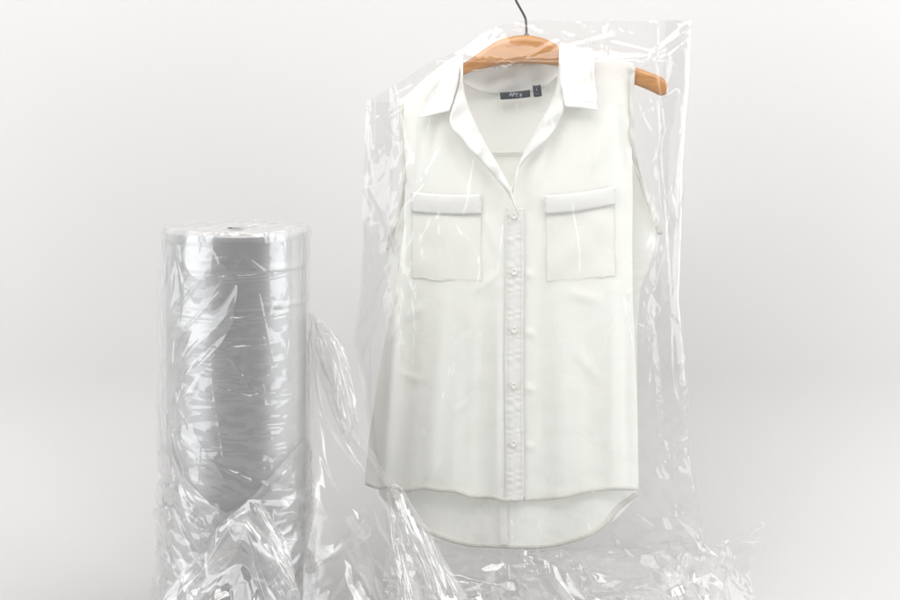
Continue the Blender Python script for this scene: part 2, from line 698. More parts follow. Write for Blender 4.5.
xl_r = [(50, 560), (80, 560), (106, 562), (125, 556), (145, 540), (165, 520), (185, 511), (205, 506), (520, 504)]
front_r = relax(panel_target(xl_r, XR, [(0, 42), (0.4, 50), (1, 63.5)],
                             [(0, 500), (0.15, 501), (0.4, 497), (0.7, 490), (1, 490)],
                             lambda px, py: front_depth(px, py) + 0.002, 4, 8, 0.005),
                cloth_exc(0.004), 150, 60, kt=(0.05, 0.02, 0.05), bend=0.6, noise_amp=0.0015, lap=0.15, seed=4)


def soft_folds(P, segs):
    """drape folds of the hanging cloth: (x0, y0, x1, y1, half width, height towards the viewer)"""
    px, py = px_coords(P)
    for (x0, y0, x1, y1, w, h) in segs:
        dx, dy = x1 - x0, y1 - y0
        L2 = dx * dx + dy * dy
        t = np.clip(((px - x0) * dx + (py - y0) * dy) / L2, 0, 1)
        d = np.hypot(px - (x0 + t * dx), py - (y0 + t * dy)) / w
        P[..., 1] -= 1.3 * h * np.exp(-d * d) * np.sin(np.pi * np.clip(t, 0.04, 0.96)) ** 0.6


soft_folds(front_l, [
    (498, 285, 496, 500, 5, 0.004), (488, 300, 478, 500, 8, -0.004), (400, 250, 385, 480, 5, 0.004), (415, 300, 398, 490, 8, -0.0035),
    (445, 300, 428, 490, 9, 0.0035), (468, 330, 462, 500, 8, -0.003), (398, 372, 424, 380, 4, 0.0012), (400, 398, 432, 378, 6, -0.0008),
    (430, 140, 422, 185, 4, 0.002), (450, 135, 470, 185, 6, -0.002), (415, 130, 412, 180, 4, 0.003), (440, 120, 428, 160, 4, -0.002),
    (405, 320, 425, 302, 4, 0.002), (440, 455, 425, 480, 5, 0.002), (480, 200, 497, 250, 5, 0.0015), (475, 290, 500, 270, 4, 0.0015),
    (470, 395, 480, 360, 4, 0.0015), (455, 410, 470, 400, 3, 0.0012)])
soft_folds(front_r, [
    (612, 290, 610, 490, 7, 0.004), (626, 300, 626, 490, 5, -0.004), (590, 320, 592, 490, 10, -0.003), (560, 300, 556, 490, 12, 0.003),
    (540, 220, 545, 480, 8, -0.002), (525, 330, 534, 333, 3.5, 0.0022), (525, 386, 535, 388, 3.5, 0.0022), (525, 272, 533, 274, 3.5, 0.002),
    (525, 444, 534, 446, 3.5, 0.002), (540, 150, 530, 200, 5, 0.003), (555, 130, 540, 200, 6, -0.002), (618, 110, 622, 180, 5, -0.003),
    (608, 120, 590, 170, 7, 0.002), (575, 350, 600, 380, 5, 0.0015), (565, 290, 600, 300, 5, 0.0015)])
grid_obj("front_panel", front_l, M_CLOTH, BL)
grid_obj("front_panel", front_r, M_CLOTH, BL)
# back, hanging lower than the front, seen through the open neck and under the front hem
XLb = [(50, 415), (112, 402), (150, 403), (190, 403), (230, 392), (252, 387), (280, 390), (305, 393), (340, 387), (380, 380), (440, 372), (488, 385), (500, 399), (552, 440)]
XRb = [(44, 630), (66, 633), (150, 635), (175, 640), (190, 643), (212, 651), (233, 660), (240, 658), (256, 653), (275, 645), (290, 640), (330, 637),
       (470, 637), (495, 637), (505, 622), (552, 585)]
hemb = [(0, 496), (0.06, 512), (0.14, 527), (0.25, 538), (0.4, 546), (0.55, 548), (0.7, 545), (0.82, 536), (0.92, 520), (1, 498)]
back = relax(panel_target([(a, b) for a, b in XLb if a < 480] + [(600, 393)], [(a, b) for a, b in XRb if a < 480] + [(600, 633)],
                          [(0, 112), (0.2, 84), (0.27, 76), (0.33, 86), (0.45, 93), (0.55, 92), (0.63, 84), (0.68, 66), (0.8, 58), (1, 66)], hemb,
                          back_depth, 4, 12, 0.004),
             cloth_exc(0.003), 150, 90, kt=(0.05, 0.02, 0.05), bend=0.6, noise_amp=0.001, lap=0.15, seed=5)
grid_obj("back_panel", back, M_CLOTH, BL)


def surf_y(P, px, py):
    """depth of a built panel under a picture point (nearest vertex)"""
    q = np.array([X(px, 0), Z(py, 0)])
    d = (P[..., 0] - q[0]) ** 2 + (P[..., 2] - q[1]) ** 2
    i = np.unravel_index(np.argmin(d), d.shape)
    return float(P[i][1])


def patch(name, P, corners_fn, nv, nu, m, parent, lift=0.0015, puff=0.0, thick=0.0006):
    """piece of cloth lying on panel P; corners_fn(v,u) gives its picture point"""
    G = np.zeros((nv, nu, 3))
    for i in range(nv):
        for j in range(nu):
            v, u = i / (nv - 1), j / (nu - 1)
            px, py = corners_fn(v, u)
            y = surf_y(P, px, py) - lift - puff * math.sin(math.pi * u) ** 0.6 * math.sin(math.pi * v) ** 0.6
            px += 0.5 * math.sin(v * 17 + px) * (u < 0.01 or u > 0.99)
            py += 0.9 * math.sin(u * 19 + 2 * math.sin(u * 7)) * max(0, v * 6 - 5) * (nv > 20)
            G[i, j] = W(px, py, y)
    k = G[..., 1].copy()
    for _ in range(3):
        k[1:-1, 1:-1] = 0.5 * k[1:-1, 1:-1] + 0.125 * (k[:-2, 1:-1] + k[2:, 1:-1] + k[1:-1, :-2] + k[1:-1, 2:])
    G[..., 1] = k
    return grid_obj(name, G, m, parent, thick)


def stitches(name, P, pts, parent, step=2.6, lift=0.0008, rad=0.00035, m=None):
    """row of short running stitches along a polyline of picture points on panel P"""
    pts = np.array(pts, float)
    seg = np.sqrt((np.diff(pts, axis=0) ** 2).sum(1))
    cum = np.concatenate([[0], np.cumsum(seg)])
    parts = []
    s = 0.0
    while s < cum[-1] - step * 0.6:
        q = []
        for t in (s, s + step * 0.6):
            px, py = np.interp(t, cum, pts[:, 0]), np.interp(t, cum, pts[:, 1])
            y = surf_y(P, px, py) - lift
            q.append(W(px, py, y))
        parts.append(tube(q, rad, 5))
        s += step
    V, F = merge(parts)
    return mesh_obj(name, V, F, m or M_STITCH, parent)


def placket_fn(v, u):
    return 505 + 18.3 * u + 0.5 * math.sin(v * 9), 208 + 292.5 * v


def quad_fn(a, b, c, d, sag=0.0):
    """a top-left, b top-right, c bottom-left, d bottom-right"""
    def f(v, u):
        px = (a[0] * (1 - u) + b[0] * u) * (1 - v) + (c[0] * (1 - u) + d[0] * u) * v
        py = (a[1] * (1 - u) + b[1] * u) * (1 - v) + (c[1] * (1 - u) + d[1] * u) * v
        return px, py + sag * math.sin(math.pi * u)
    return f


def build_placket():
    nv, nu = 300, 13
    G = np.zeros((nv, nu, 3))
    rng = np.random.default_rng(5)
    ph = rng.uniform(0, 6.28, 6)
    for i in range(nv):
        v = i / (nv - 1)
        for j in range(nu):
            u = j / (nu - 1)
            px, py = placket_fn(v, u)
            if v < 0.05:
                px = px + (1 - v / 0.05) * (3.0 * (1 - u))
            y = surf_y(front_l, min(px, 522), py) - 0.0016
            # pucker of the stitched band: paired little waves, out of phase on both sides
            puck = 0.0007 * (0.65 + 0.45 * math.sin(py * 0.21 + 2 * math.sin(py * 0.057))) * math.sin(py * 0.9 + (1.9 if u > 0.5 else 0) + 1.6 * math.sin(py * 0.117 + ph[1]) + 1.3 * math.sin(py * 0.31 + ph[2])) * abs(math.sin(2 * math.pi * u)) ** 0.7
            edge = 0.0006 * math.exp(-((u - 0.14) / 0.06) ** 2) + 0.0006 * math.exp(-((u - 0.86) / 0.06) ** 2)
            G[i, j] = W(px, py, y + puck + edge)
    for _ in range(2):
        G[1:-1, :, 1] = 0.5 * G[1:-1, :, 1] + 0.25 * (G[:-2, :, 1] + G[2:, :, 1])
    return grid_obj("button_placket", G, M_CLOTH2, BL, 0.0005)


build_placket()
stitches("placket_stitching", front_l, [(507.3, 214), (507.3, 498)], BL, lift=0.0028)
stitches("placket_stitching", front_l, [(520.8, 222), (520.8, 498)], BL, lift=0.0028)

for (bx, by) in ((514, 216), (514, 272), (514, 330), (514, 386), (513.5, 444)):
    y = surf_y(front_l, bx, by) - 0.0042
    c = W(bx, by, y)
    prof = [(0.0, 0.0), (0.0026, 0.0), (0.0033, -0.0008), (0.0041, -0.0008), (0.0045, 0.0), (0.0045, 0.0012), (0.0, 0.0014)]
    V, F = [], []
    n = 20
    for r_, h in prof:
        for k in range(n):
            q = 2 * math.pi * k / n
            V.append((c[0] + max(r_, 1e-5) * math.cos(q), c[1] + h, c[2] + max(r_, 1e-5) * math.sin(q)))
    for i in range(len(prof) - 1):
        for k in range(n):
            F.append((i * n + k, i * n + (k + 1) % n, (i + 1) * n + (k + 1) % n, (i + 1) * n + k))
    b = mesh_obj("button", V, F, M_BUTTON, BL)
    V, F = merge([tube([(c[0] + s, c[1] - 0.0004, c[2] - 0.001), (c[0] + s, c[1] - 0.0004, c[2] + 0.001)], 0.0004, 5) for s in (-0.0009, 0.0009)])
    mesh_obj("button_thread", V, F, M_STITCH, b)


def rumple(o, cell, amp):
    """small soft irregularities so that flat pieces of cloth are not perfectly flat"""
    rng = np.random.default_rng(len(o.data.vertices) + int(abs(o.data.vertices[0].co.x) * 1e4))
    ks = [(rng.uniform(-1, 1), rng.uniform(-1, 1), rng.uniform(0, 6.28)) for _ in range(12)]
    for v in o.data.vertices:
        a, b = v.co.x / (cell * PX), v.co.z / (cell * PX)
        v.co.y += amp * sum(math.sin(1.6 * (p * a + q * b) + r_) for p, q, r_ in ks) / 4


def build_pocket(P, a, b, c, d, fa, fb):
    pk = patch("pocket", P, quad_fn(a, b, c, d, 1.0), 34, 34, M_POCKET, BL, lift=0.0006, puff=0.0018, thick=None)
    rumple(pk, 11, 0.0009)
    fl = patch("pocket_flap", P, quad_fn((a[0] - .6, a[1] - .5), (b[0] + .6, b[1] - .5), fa, fb, 1.6), 9, 22, M_CLOTH2, pk, lift=0.0042, puff=0.0016, thick=0.0006)
    rumple(fl, 9, 0.00022)
    fl.matrix_parent_inverse = Matrix.Identity(4)
    fl.location = (0, 0, 0)
    o = stitches("pocket_stitching", P, [a, c, d, b], pk, lift=0.0016, step=2.4)
    o2 = stitches("flap_stitching", P, [(fa[0] + 1, fa[1] - 2.2), ((fa[0] + fb[0]) / 2, (fa[1] + fb[1]) / 2 - 0.8), (fb[0] - 1, fb[1] - 2.2)], pk, lift=0.0036, step=2.4)
    return pk


# children of children keep world positions: every mesh is baked relative to its top-level thing
_real_mesh_obj = mesh_obj


def mesh_obj(name, verts, faces, m, parent=None, smooth=True):
    root = parent
    off = Vector((0, 0, 0))
    while root is not None:
        off += Vector(root.location)
        root = root.parent
    V = [tuple(Vector(tuple(map(float, v))) - off) for v in verts]
    o = _real_mesh_obj(name, V, faces, m, None, smooth)
    o.parent = parent
    return o


build_pocket(front_l, (411.5, 192), (481, 194.5), (412, 277.5), (482, 280.5), (411, 212), (481.5, 214))
build_pocket(front_r, (545, 196), (614.5, 186.5), (547, 281), (615.5, 275.5), (544.5, 214.5), (615, 204.5))


def ribbon(name, path_px, width_px, depth_fn, m, parent, n=4, thick=0.001, wave=0.0, step=3, k=0.9):
    pts = np.array(catmull(path_px, step))
    tn = np.gradient(pts, axis=0)
    tn /= np.sqrt((tn ** 2).sum(1))[:, None]
    nrm = np.stack([-tn[:, 1], tn[:, 0]], 1)
    G = np.zeros((len(pts), n, 3))
    s = 0
    for i, (p, q) in enumerate(zip(pts, nrm)):
        if i:
            s += float(np.hypot(*(pts[i] - pts[i - 1])))
        for j in range(n):
            w = (j / (n - 1) - 0.5) * width_px
            px, py = p + q * w
            y = depth_fn(px, py) + wave * math.sin(s * k + j * 1.1)
            G[i, j] = W(px, py, y)
    return grid_obj(name, G, m, parent, thick)


# armhole bindings
al = [(401, 103), (401.5, 130), (402, 150), (404, 175), (404, 192), (399, 212), (392, 232), (387.5, 250)]
ar = [(633, 67), (631.8, 85), (631.8, 110), (632.5, 140), (636, 163), (643, 186), (650, 206), (656, 222), (660, 234)]
ribbon("armhole_binding", al, 3.6, lambda px, py: np.interp(py, [66, 180, 205], [front_depth(405, 110) - 0.002, front_depth(405, 170) - 0.001, 0.004]), M_HEM, BL, wave=0.0008, step=6, k=1.5)
ribbon("armhole_binding", ar, 4.8, lambda px, py: np.interp(py, [66, 140, 165], [front_depth(633, 100) - 0.002, front_depth(633, 140) - 0.001, 0.004]), M_HEM, BL, wave=0.0016, step=6, k=1.5)
stitches("armhole_stitching", front_l, [(404.5, 115), (405.5, 150), (408, 190)], BL, lift=0.003, step=3)
# hems: narrow rolled double edge
fh_l = [(366.5, 483), (379, 487.5), (391, 486), (406, 490.5), (422, 487.5), (441, 490), (456, 491), (472, 496), (492, 497), (507, 500), (522, 499)]
fh_r = [(523.5, 499), (545, 498.5), (565, 496), (585, 491.5), (605, 488.8), (638, 488.5)]
ribbon("front_hem", fh_l, 3.8, lambda px, py: surf_y(front_l, px, py - 2) - 0.0012, M_HEM, BL, wave=0.0005, step=8, k=1.3)
ribbon("front_hem", fh_r, 3.8, lambda px, py: surf_y(front_r, px, py - 2) - 0.0012, M_HEM, BL, wave=0.0005, step=8, k=1.3)
bh = [(394, 496), (399, 507), (408, 517), (426, 530), (445, 538), (470, 544.5), (498, 546), (520, 546.8), (545, 546), (570, 541), (592, 533),
      (608, 521), (617, 509), (627, 501), (637, 494)]
ribbon("back_hem", bh, 4.2, lambda px, py: surf_y(back, px, py - 2) - 0.001, M_HEM, BL, wave=0.0006, step=8, k=1.2)
# centre back pleat seen under the front hem, and the yoke seam inside the neck
ribbon("back_seam", [(503, 497), (503.5, 520), (504, 545)], 8, lambda px, py: surf_y(back, px, py) - 0.003, M_POCKET, BL, wave=0.0004, step=4, thick=None)
ribbon("yoke_seam", [(480, 152.5), (500, 152.5), (520, 152), (536, 151)], 2.4, lambda px, py: back_depth(px, py) - 0.004, M_CLOTH2, BL, step=4)


def strip(name, A, B, yA, yB, m, n=10, step=6, bulge=0.004, thick=0.0012, wave=0.0):
    """cloth between two picture polylines A and B with their depths"""
    a = np.array(catmull([(*p, y) for p, y in zip(A, yA)], step))
    b = np.array(catmull([(*p, y) for p, y in zip(B, yB)], step))
    k = len(a)
    G = np.zeros((k, n, 3))
    for i in range(k):
        for j in range(n):
            t = j / (n - 1)
            q = a[i] * (1 - t) + b[i] * t
            y = q[2] - bulge * math.sin(math.pi * t) + 0.0030 * math.sin(q[0] * 0.16 + q[1] * 0.11) * math.sin(q[1] * 0.13 - q[0] * 0.05) + wave * math.sin(i * 0.55 + 2.2 * t) * math.sin(math.pi * min(1, t * 1.3))
            G[i, j] = W(q[0], q[1], y)
    o = grid_obj(name, G, m, BL, thick)
    if name in ('collar_wing', 'lapel'):            # top-stitching just inside the free edges
        side = 1 if name == 'collar_wing' else 0
        e = -2 if side else 1
        parts = []
        for i in range(0, k - 2, 1):
            a0, a1 = Vector(G[i, e]), Vector(G[i + 1, e])
            up = Vector((0, -0.0011, 0))
            parts.append(tube([a0 + up, a0.lerp(a1, 0.62) + up], 0.00028, 5))
        if side:
            for j in range(0, n - 2):
                a0, a1 = Vector(G[-4, j]), Vector(G[-4, j + 1])
                for q0 in (0.0, 0.5):
                    parts.append(tube([a0.lerp(a1, q0) + up, a0.lerp(a1, q0 + 0.3) + up], 0.00028, 5))
        V_, F_ = merge(parts)
        mesh_obj("top_stitching", V_, F_, M_STITCH, o)
    return o


# collar: stand inside the neck, two wings, and the turned-out lapels that run down to the first button
strip("collar_stand", [(461, 74), (475, 70), (495, 65), (520, 63), (545, 62), (559, 60)],
      [(463, 82), (477, 90), (496, 95), (520, 95), (543, 88), (558, 76)], [0.002, 0.012, 0.018, 0.02, 0.018, 0.002],
      [0.000, 0.014, 0.024, 0.026, 0.022, 0.000], M_CLOTH2, n=8, bulge=-0.002, wave=0.0012)
strip("collar_wing", [(461, 57), (459, 68), (458, 82), (454, 97), (449, 111)],
      [(459.5, 57), (446, 74), (436, 88), (426, 103), (418, 118)], [-0.012, -0.022, -0.028, -0.033, -0.036],
      [-0.012, -0.016, -0.020, -0.025, -0.031], M_CLOTH2, n=12, bulge=0.004, wave=0.0012)
strip("collar_wing", [(560, 42), (559, 58), (560, 75), (562, 90), (565, 106.5)],
      [(572, 46), (592.5, 56), (594.5, 75), (596.5, 92), (598, 110)], [-0.014, -0.024, -0.030, -0.034, -0.037],
      [-0.010, -0.018, -0.024, -0.029, -0.034], M_CLOTH2, n=12, bulge=0.003, wave=0.0008)
strip("lapel", [(461.5, 58), (459.5, 80), (455, 98), (450, 122), (464, 142), (480, 160), (494, 176), (507, 192), (518, 214)],
      [(463, 66), (463, 84), (467, 102), (475, 122), (484, 140), (493, 156), (502, 172), (511, 190), (518.5, 213)],
      [-0.014, -0.024, -0.031, -0.037, -0.040, -0.040, -0.039, -0.037, -0.035],
      [-0.006, -0.014, -0.020, -0.027, -0.032, -0.035, -0.036, -0.036, -0.035], M_CLOTH2, n=12, step=8, bulge=0.003, wave=0.001)
strip("lapel", [(559.5, 48), (558.5, 70), (556, 88), (550, 104), (541, 122), (532, 138), (523, 154), (516, 172), (512, 196)],
      [(560.5, 50), (561, 72), (563, 90), (564, 108), (558, 124), (548, 138), (533, 152), (521, 166), (513, 192)],
      [-0.006, -0.012, -0.018, -0.024, -0.028, -0.030, -0.031, -0.031, -0.030],
      [-0.012, -0.020, -0.027, -0.033, -0.035, -0.036, -0.035, -0.033, -0.031], M_CLOTH2, n=12, step=8, bulge=0.003, wave=0.001)


def cloth_label(name, px, py, w, h, ang, texts, y=0.016):
    G = np.zeros((5, 9, 3))
    ca, sa = math.cos(R(ang)), math.sin(R(ang))
    for i in range(5):
        for j in range(9):
            a, b = (j / 8 - 0.5) * w, (i / 4 - 0.5) * h
            b2 = b + 0.5 * (1 - (2 * j / 8 - 1) ** 2)
            G[i, j] = W(px + a * ca - b2 * sa, py + a * sa + b2 * ca, y)
    o = grid_obj(name, G, M_NAVY, BL, 0.0008)
    for (s, size, dx, dy) in texts:
        cu = bpy.data.curves.new(name + "_text", 'FONT')
        cu.body = s
        cu.size = size * S
        cu.align_x = 'CENTER'
        cu.align_y = 'CENTER'
        cu.extrude = 0.00005
        tmp = bpy.data.objects.new("tmp", cu)
        C.objects.link(tmp)
        dg = bpy.context.evaluated_depsgraph_get()
        me = bpy.data.meshes.new_from_object(tmp.evaluated_get(dg))
        bpy.data.objects.remove(tmp)
        mw = Matrix.Translation(W(px + dx, py + dy, y - 0.0011)) @ Matrix.Rotation(R(-ang), 4, 'Y') @ Matrix.Rotation(R(90), 4, 'X')
        me.transform(mw)
        me.transform(Matrix.Translation(-Vector(BL.location)))
        me.materials.clear()
        me.materials.append(M_THREAD)
        t = bpy.data.objects.new("lettering", me)
        link(t, o)
    return o


cloth_label("brand_label", 515.2, 94.6, 30, 7.2, -5, [("APT.9", 5.2, 0.3, 0.4)])
cloth_label("size_label", 537.2, 90.6, 8.2, 11.5, -7, [("L", 3.6, -0.3, -1.2), ("-----", 2.4, 0.2, 3.0)])

# ------------------------------------------------------------------ garment bag: gusseted tube of clear film
BG = thing("garment_bag", "clear plastic garment bag draped over the blouse, crumpling onto the table", "garment bag", W(520, 600, 0.0))
BXL = [(15, 366), (104, 365), (150, 364), (200, 363), (250, 362), (290, 361), (345, 353), (365, 357), (410, 366), (440, 370), (470, 378), (510, 384), (550, 386), (620, 380)]
BXR = [(15, 694), (20, 694), (60, 693), (100, 691), (150, 687), (200, 686), (250, 684), (300, 683), (350, 688), (400, 691), (450, 693), (500, 702),
       (540, 708), (580, 714), (620, 716)]
BTOP = [(360, 106), (366, 102), (380, 95), (400, 83), (428, 65), (446, 55), (465, 46), (483, 32), (500, 25), (525, 20), (560, 21), (640, 21), (700, 20)]


def bag_target(V, U):
    # perimeter: front 0-.36, gusset .36-.5, back .5-.86, gusset .86-1
    py_b = 604.0
    fx = np.interp(U, [0, 0.5, 0.56, 0.62, 0.88, 0.94, 1.0], [0, 1, 1, 1, 0, 0, 0])
    xt = 366 + (694 - 366) * fx
    top = interp(BTOP, xt)
    py = top * (1 - V) + py_b * V
    px = interp(BXL, py) * (1 - fx) + interp(BXR, py) * fx
    g = np.where(U < 0.75, np.interp(py, [0, 100, 200, 240, 290, 350, 600], [30, 34, 30, 20, 34, 38, 42]),
                 np.interp(py, [0, 100, 250, 330, 400, 460, 600], [26, 32, 30, 22, 8, 5, 20]))
    gin = np.interp(U, [0, 0.5, 0.56, 0.62, 0.88, 0.94, 1.0], [0, 0, 1, 0, 0, 1, 0])
    px = px + np.where(U < 0.75, -1, 1) * gin * g
    depth = np.interp(py - top, [0, 25, 80, 200, 520], [0.14, 0.32, 0.66, 1.0, 1.15])
    s = np.abs(2 * fx - 1)
    bul = 1 - s ** 3
    front = np.interp(U, [0, 0.5, 0.56, 0.62, 0.88, 0.94, 1.0], [1, 1, 0, -1, -1, 0, 1])
    y = np.where(front > 0, -(0.012 + 0.042 * bul) * front, (0.010 + 0.046 * bul) * (-front)) * depth
    return np.stack([X(px, y), y, Z(py, y)], -1)


def bag_exc(V, U):
    low = np.clip((V - 0.80) / 0.2, 0, 1)
    top = np.clip((0.25 - V) / 0.25, 0, 1)
    a = 0.006 + 0.05 * low ** 1.5 + 0.006 * top
    b = 0.0025 + 0.07 * low ** 1.5 + 0.008 * top
    return a, b


def bag_collide(P, V, U):
    n = V.shape[1]
    f = (U < 0.5)
    px = P[..., 0] / S + 450
    py = HPY + (CAMZ - P[..., 2]) / S
    fd = front_depth(px, py) - 0.012
    hit = f & (P[..., 1] > fd) & (np.abs(px - 520) < 145) & (py > 60)
    P[..., 1] = np.where(hit, fd, P[..., 1])
    bd = back_depth(px, py) + 0.008
    hb = (U > 0.62) & (U < 0.88) & (P[..., 1] < bd) & (np.abs(px - 520) < 145) & (py > 60)
    P[..., 1] = np.where(hb, bd, P[..., 1])
    np.maximum(P[..., 2], 0.002, out=P[..., 2])


bag = relax(bag_target, bag_exc, 380, 600, levels=4, fine=0.001, facet=0.02, iters=(140, 50, 20, 8), kt=(0.03, 0.012, 0.03), bend=0.35, noise_amp=0.003,
            collide=bag_collide, closed=True, seed=21)


def ridge(P, mask, segs, slope=0.55):
    """tent-shaped tension creases pulled towards the viewer: (x0, y0, x1, y1, half width at start, half width at end)"""
    px, py = px_coords(P)
    for (x0, y0, x1, y1, wa, wb) in segs:
        dx, dy = x1 - x0, y1 - y0
        t = np.clip(((px - x0) * dx + (py - y0) * dy) / (dx * dx + dy * dy), 0, 1)
        e = np.hypot(px - (x0 + t * dx), py - (y0 + t * dy))
        w = wa + (wb - wa) * t
        P[..., 1] -= np.where(mask, np.clip(1 - e / w, 0, 1) * w * slope * PX, 0)


UU = np.meshgrid(np.linspace(0, 1, bag.shape[0]), np.linspace(0, 1, bag.shape[1]), indexing='ij')[1]
bx, by = px_coords(bag)
nb_ = normals(bag)
low = np.clip((by - 470) / 90, 0, 1)
topz = np.clip((130 - by) / 60, 0, 1)
bxx = bx + 400 * (UU > 0.56)
gus = 1.0 + 0.25 * (bx > 655)
rl = shards(bxx, by, 24, 3.5, 70, 7)[..., 0]
rm = np.clip(shards(bxx, by, 40, 1.5, 20, 9)[..., 0] * 1.2, 0, 1)
rl2 = shards(bxx, by, 17, 3.0, 128, 17)[..., 0]
calm = 1 - 0.85 * np.exp(-(((bx - 518) / 45) ** 2 + ((by - 42) / 14) ** 2))
creases = 1.1 * np.exp(-np.abs(rl) / 0.10) * rm + 0.9 * np.exp(-np.abs(rl2) / 0.10) * rm[::-1]
sh = (shards(bxx, by, 30, 3.0, 78, 5)[..., 0] * 0.42 + shards(bxx, by, 9, 3.6, 50, 6)[..., 0] * (0.11 + 0.5 * low + 0.22 * topz)
      + shards(bxx, by, 5, 3.0, 20, 16)[..., 0] * (0.02 + 0.25 * low + 0.12 * topz)) * gus + creases * 0.8
sh = (sh * calm)[..., None]
bag = bag + nb_ * sh * PX * 1.2 * (0.7 + 1.2 * low + 0.3 * topz)[..., None]
ridge(bag, UU < 0.5, [
    (553, 102, 640, 62, 1.2, 2.2), (558, 105, 634, 71, 1.0, 1.8), (638, 63, 688, 30, 3, 7), (655, 66, 684, 44, 2, 4),
    (372, 122, 425, 88, 3, 4), (385, 120, 430, 92, 2, 3), (366, 106, 392, 132, 3, 2), (395, 95, 440, 72, 2, 4), (404, 100, 424, 90, 3, 3),
    (470, 72, 520, 66, 2, 3), (508, 66, 556, 42, 2, 3), (490, 60, 505, 68, 3, 1.5), (565, 48, 612, 36, 2, 3.5), (600, 40, 650, 52, 2, 2),
    (560, 62, 590, 78, 1.5, 1.5), (640, 112, 676, 90, 2, 3), (590, 150, 562, 192, 1.5, 1.5), (440, 148, 428, 170, 1.5, 2), (606, 108, 628, 96, 2, 2),
    (590, 116, 612, 104, 1.4, 1.6), (366, 190, 378, 214, 3, 5), (362, 220, 372, 262, 2, 3), (356, 345, 384, 282, 3, 4), (356, 350, 370, 440, 2, 3),
    (428, 478, 434, 463, 6, 1.5), (434, 464, 441, 478, 2, 5), (540, 489, 588, 484, 3, 5), (424, 499, 442, 503, 3, 2), (618, 497, 648, 518, 1.5, 2.5),
    (452, 494, 475, 499, 2, 2), (385, 470, 402, 484, 3, 2), (640, 300, 650, 330, 2, 3), (625, 318, 646, 326, 2, 4), (655, 100, 668, 300, 2, 2),
    (668, 300, 672, 520, 2, 2), (672, 455, 684, 449, 2, 3), (676, 466, 684, 470, 4, 2), (668, 380, 688, 352, 1.5, 2.5), (660, 330, 668, 322, 2, 2),
    (475, 330, 490, 318, 1.2, 1.2), (455, 400, 470, 385, 1.2, 1.6), (575, 370, 590, 392, 1.2, 1.4), (572, 425, 592, 438, 1.4, 1.4), (500, 250, 488, 275, 1.2, 1.2),
    (420, 240, 430, 222, 1.2, 1.4), (600, 240, 630, 262, 1.2, 1.2), (655, 140, 664, 128, 3, 2), (662, 440, 668, 460, 3, 1.5)])
bag[:, -1] = bag[:, 0]
np.maximum(bag[..., 2], 0.002, out=bag[..., 2])
grid_obj("bag_film", bag, M_BAG, BG)


# rows of little vent pricks along the top of the bag
def vent_pricks():
    parts = []
    rng = np.random.default_rng(8)
    for r0 in range(3):
        for k in range(22):
            t = k / 21
            px, py = 562 + 84 * t + rng.uniform(-.5, .5), 36 + 24 * t ** 1.3 + r0 * 5 + rng.uniform(-.5, .5)
            if rng.random() < 0.35:
                continue
            y = surf_y(bag[:, :300], px, py) - 0.0004
            c = Vector(W(px, py, y))
            ring = [c + Vector((math.cos(q) * 0.0011, 0, math.sin(q) * 0.0011)) for q in np.linspace(0, 6.283, 9)]
            parts.append(tube(ring, 0.00032, 4))
    V, F = merge(parts)
    mesh_obj("vent_pricks", V, F, M_PILE, BG)


vent_pricks()


# crumpled skirt of the bag on the table
def skirt_target(V, U):
    px = 388 + (728 - 388) * U
    py0 = np.interp(U, [0, 0.1, 0.3, 0.5, 0.7, 0.85, 1], [560, 552, 556, 550, 554, 540, 560])
    z = np.interp(V, [0, 0.45, 1], [0.0, 0.0, 0.0])
    y = np.interp(V, [0, 0.3, 0.65, 1], [0.05, -0.03, -0.10, -0.24])
    ztop = Z(py0, 0)
    h = np.interp(V, [0, 0.25, 0.6, 1], [0.95, 1.0, 0.62, 0.10])
    zz = np.maximum(ztop * h + 0.012 * smooth_rand(V, U, 1.2, 3, 9), 0.008)
    return np.stack([X(px, y), y, zz], -1)


def floor_collide(P, V, U):
    np.maximum(P[..., 2], 0.0015, out=P[..., 2])


def crumple(target, nv, nu, W_px, H_px, octs, seed, depth=1.0, soft=1, warp=12):
    """sheet with crisp folds: the base form plus octaves of long flat facets, free to fold back over itself"""
    V, U = np.meshgrid(np.linspace(0, 1, nv), np.linspace(0, 1, nu), indexing='ij')
    P = target(V, U)
    A = U * W_px + warp * smooth_rand(V, U, 1.5, 2.5, seed + 1)
    B = V * H_px + warp * smooth_rand(V, U, 1.5, 2.5, seed + 2)
    for k, (cell, stretch, ang, amp) in enumerate(octs):
        P = P + shards(A, B, cell, stretch, ang, seed * 10 + k, (0.7, 1.0, 0.7)) * amp * PX
    P = soften(P, soft)
    np.maximum(P[..., 2], 0.0015, out=P[..., 2])
    return P


skirt = crumple(skirt_target, 150, 420, 340, 150, [(46, 1.8, 35, 7), (20, 2.6, 50, 5.0), (9.5, 3.0, 32, 3.6), (4.8, 3, 60, 1.2)], 3, soft=0)
grid_obj("crumpled_skirt", skirt, M_PILE, BG)


def skirt_inner(V, U):
    T = skirt_target(V, U)
    T[..., 1] += 0.02
    T[..., 2] = T[..., 2] * 0.8
    return T


grid_obj("skirt_inner_layer", crumple(skirt_inner, 110, 320, 330, 130, [(40, 2.0, -30, 7), (17, 2.6, -45, 4.5), (8, 2.8, 10, 2.2)], 4, soft=0), M_PILE, BG)


def wisp_target(V, U):
    a = U * math.pi * 1.7 + 0.6
    rad = np.interp(V, [0, 0.45, 1], [0.034, 0.026, 0.045])
    cx = np.interp(V, [0, 0.5, 1], [742, 733, 722])
    cy_ = np.interp(V, [0, 0.5, 1], [534, 562, 606])
    x = X(cx) + rad * np.cos(a)
    y = -0.02 + rad * 0.8 * np.sin(a)
    z = Z(cy_) + 0.010 * np.sin(a * 2)
    return np.stack([x, y, z], -1)


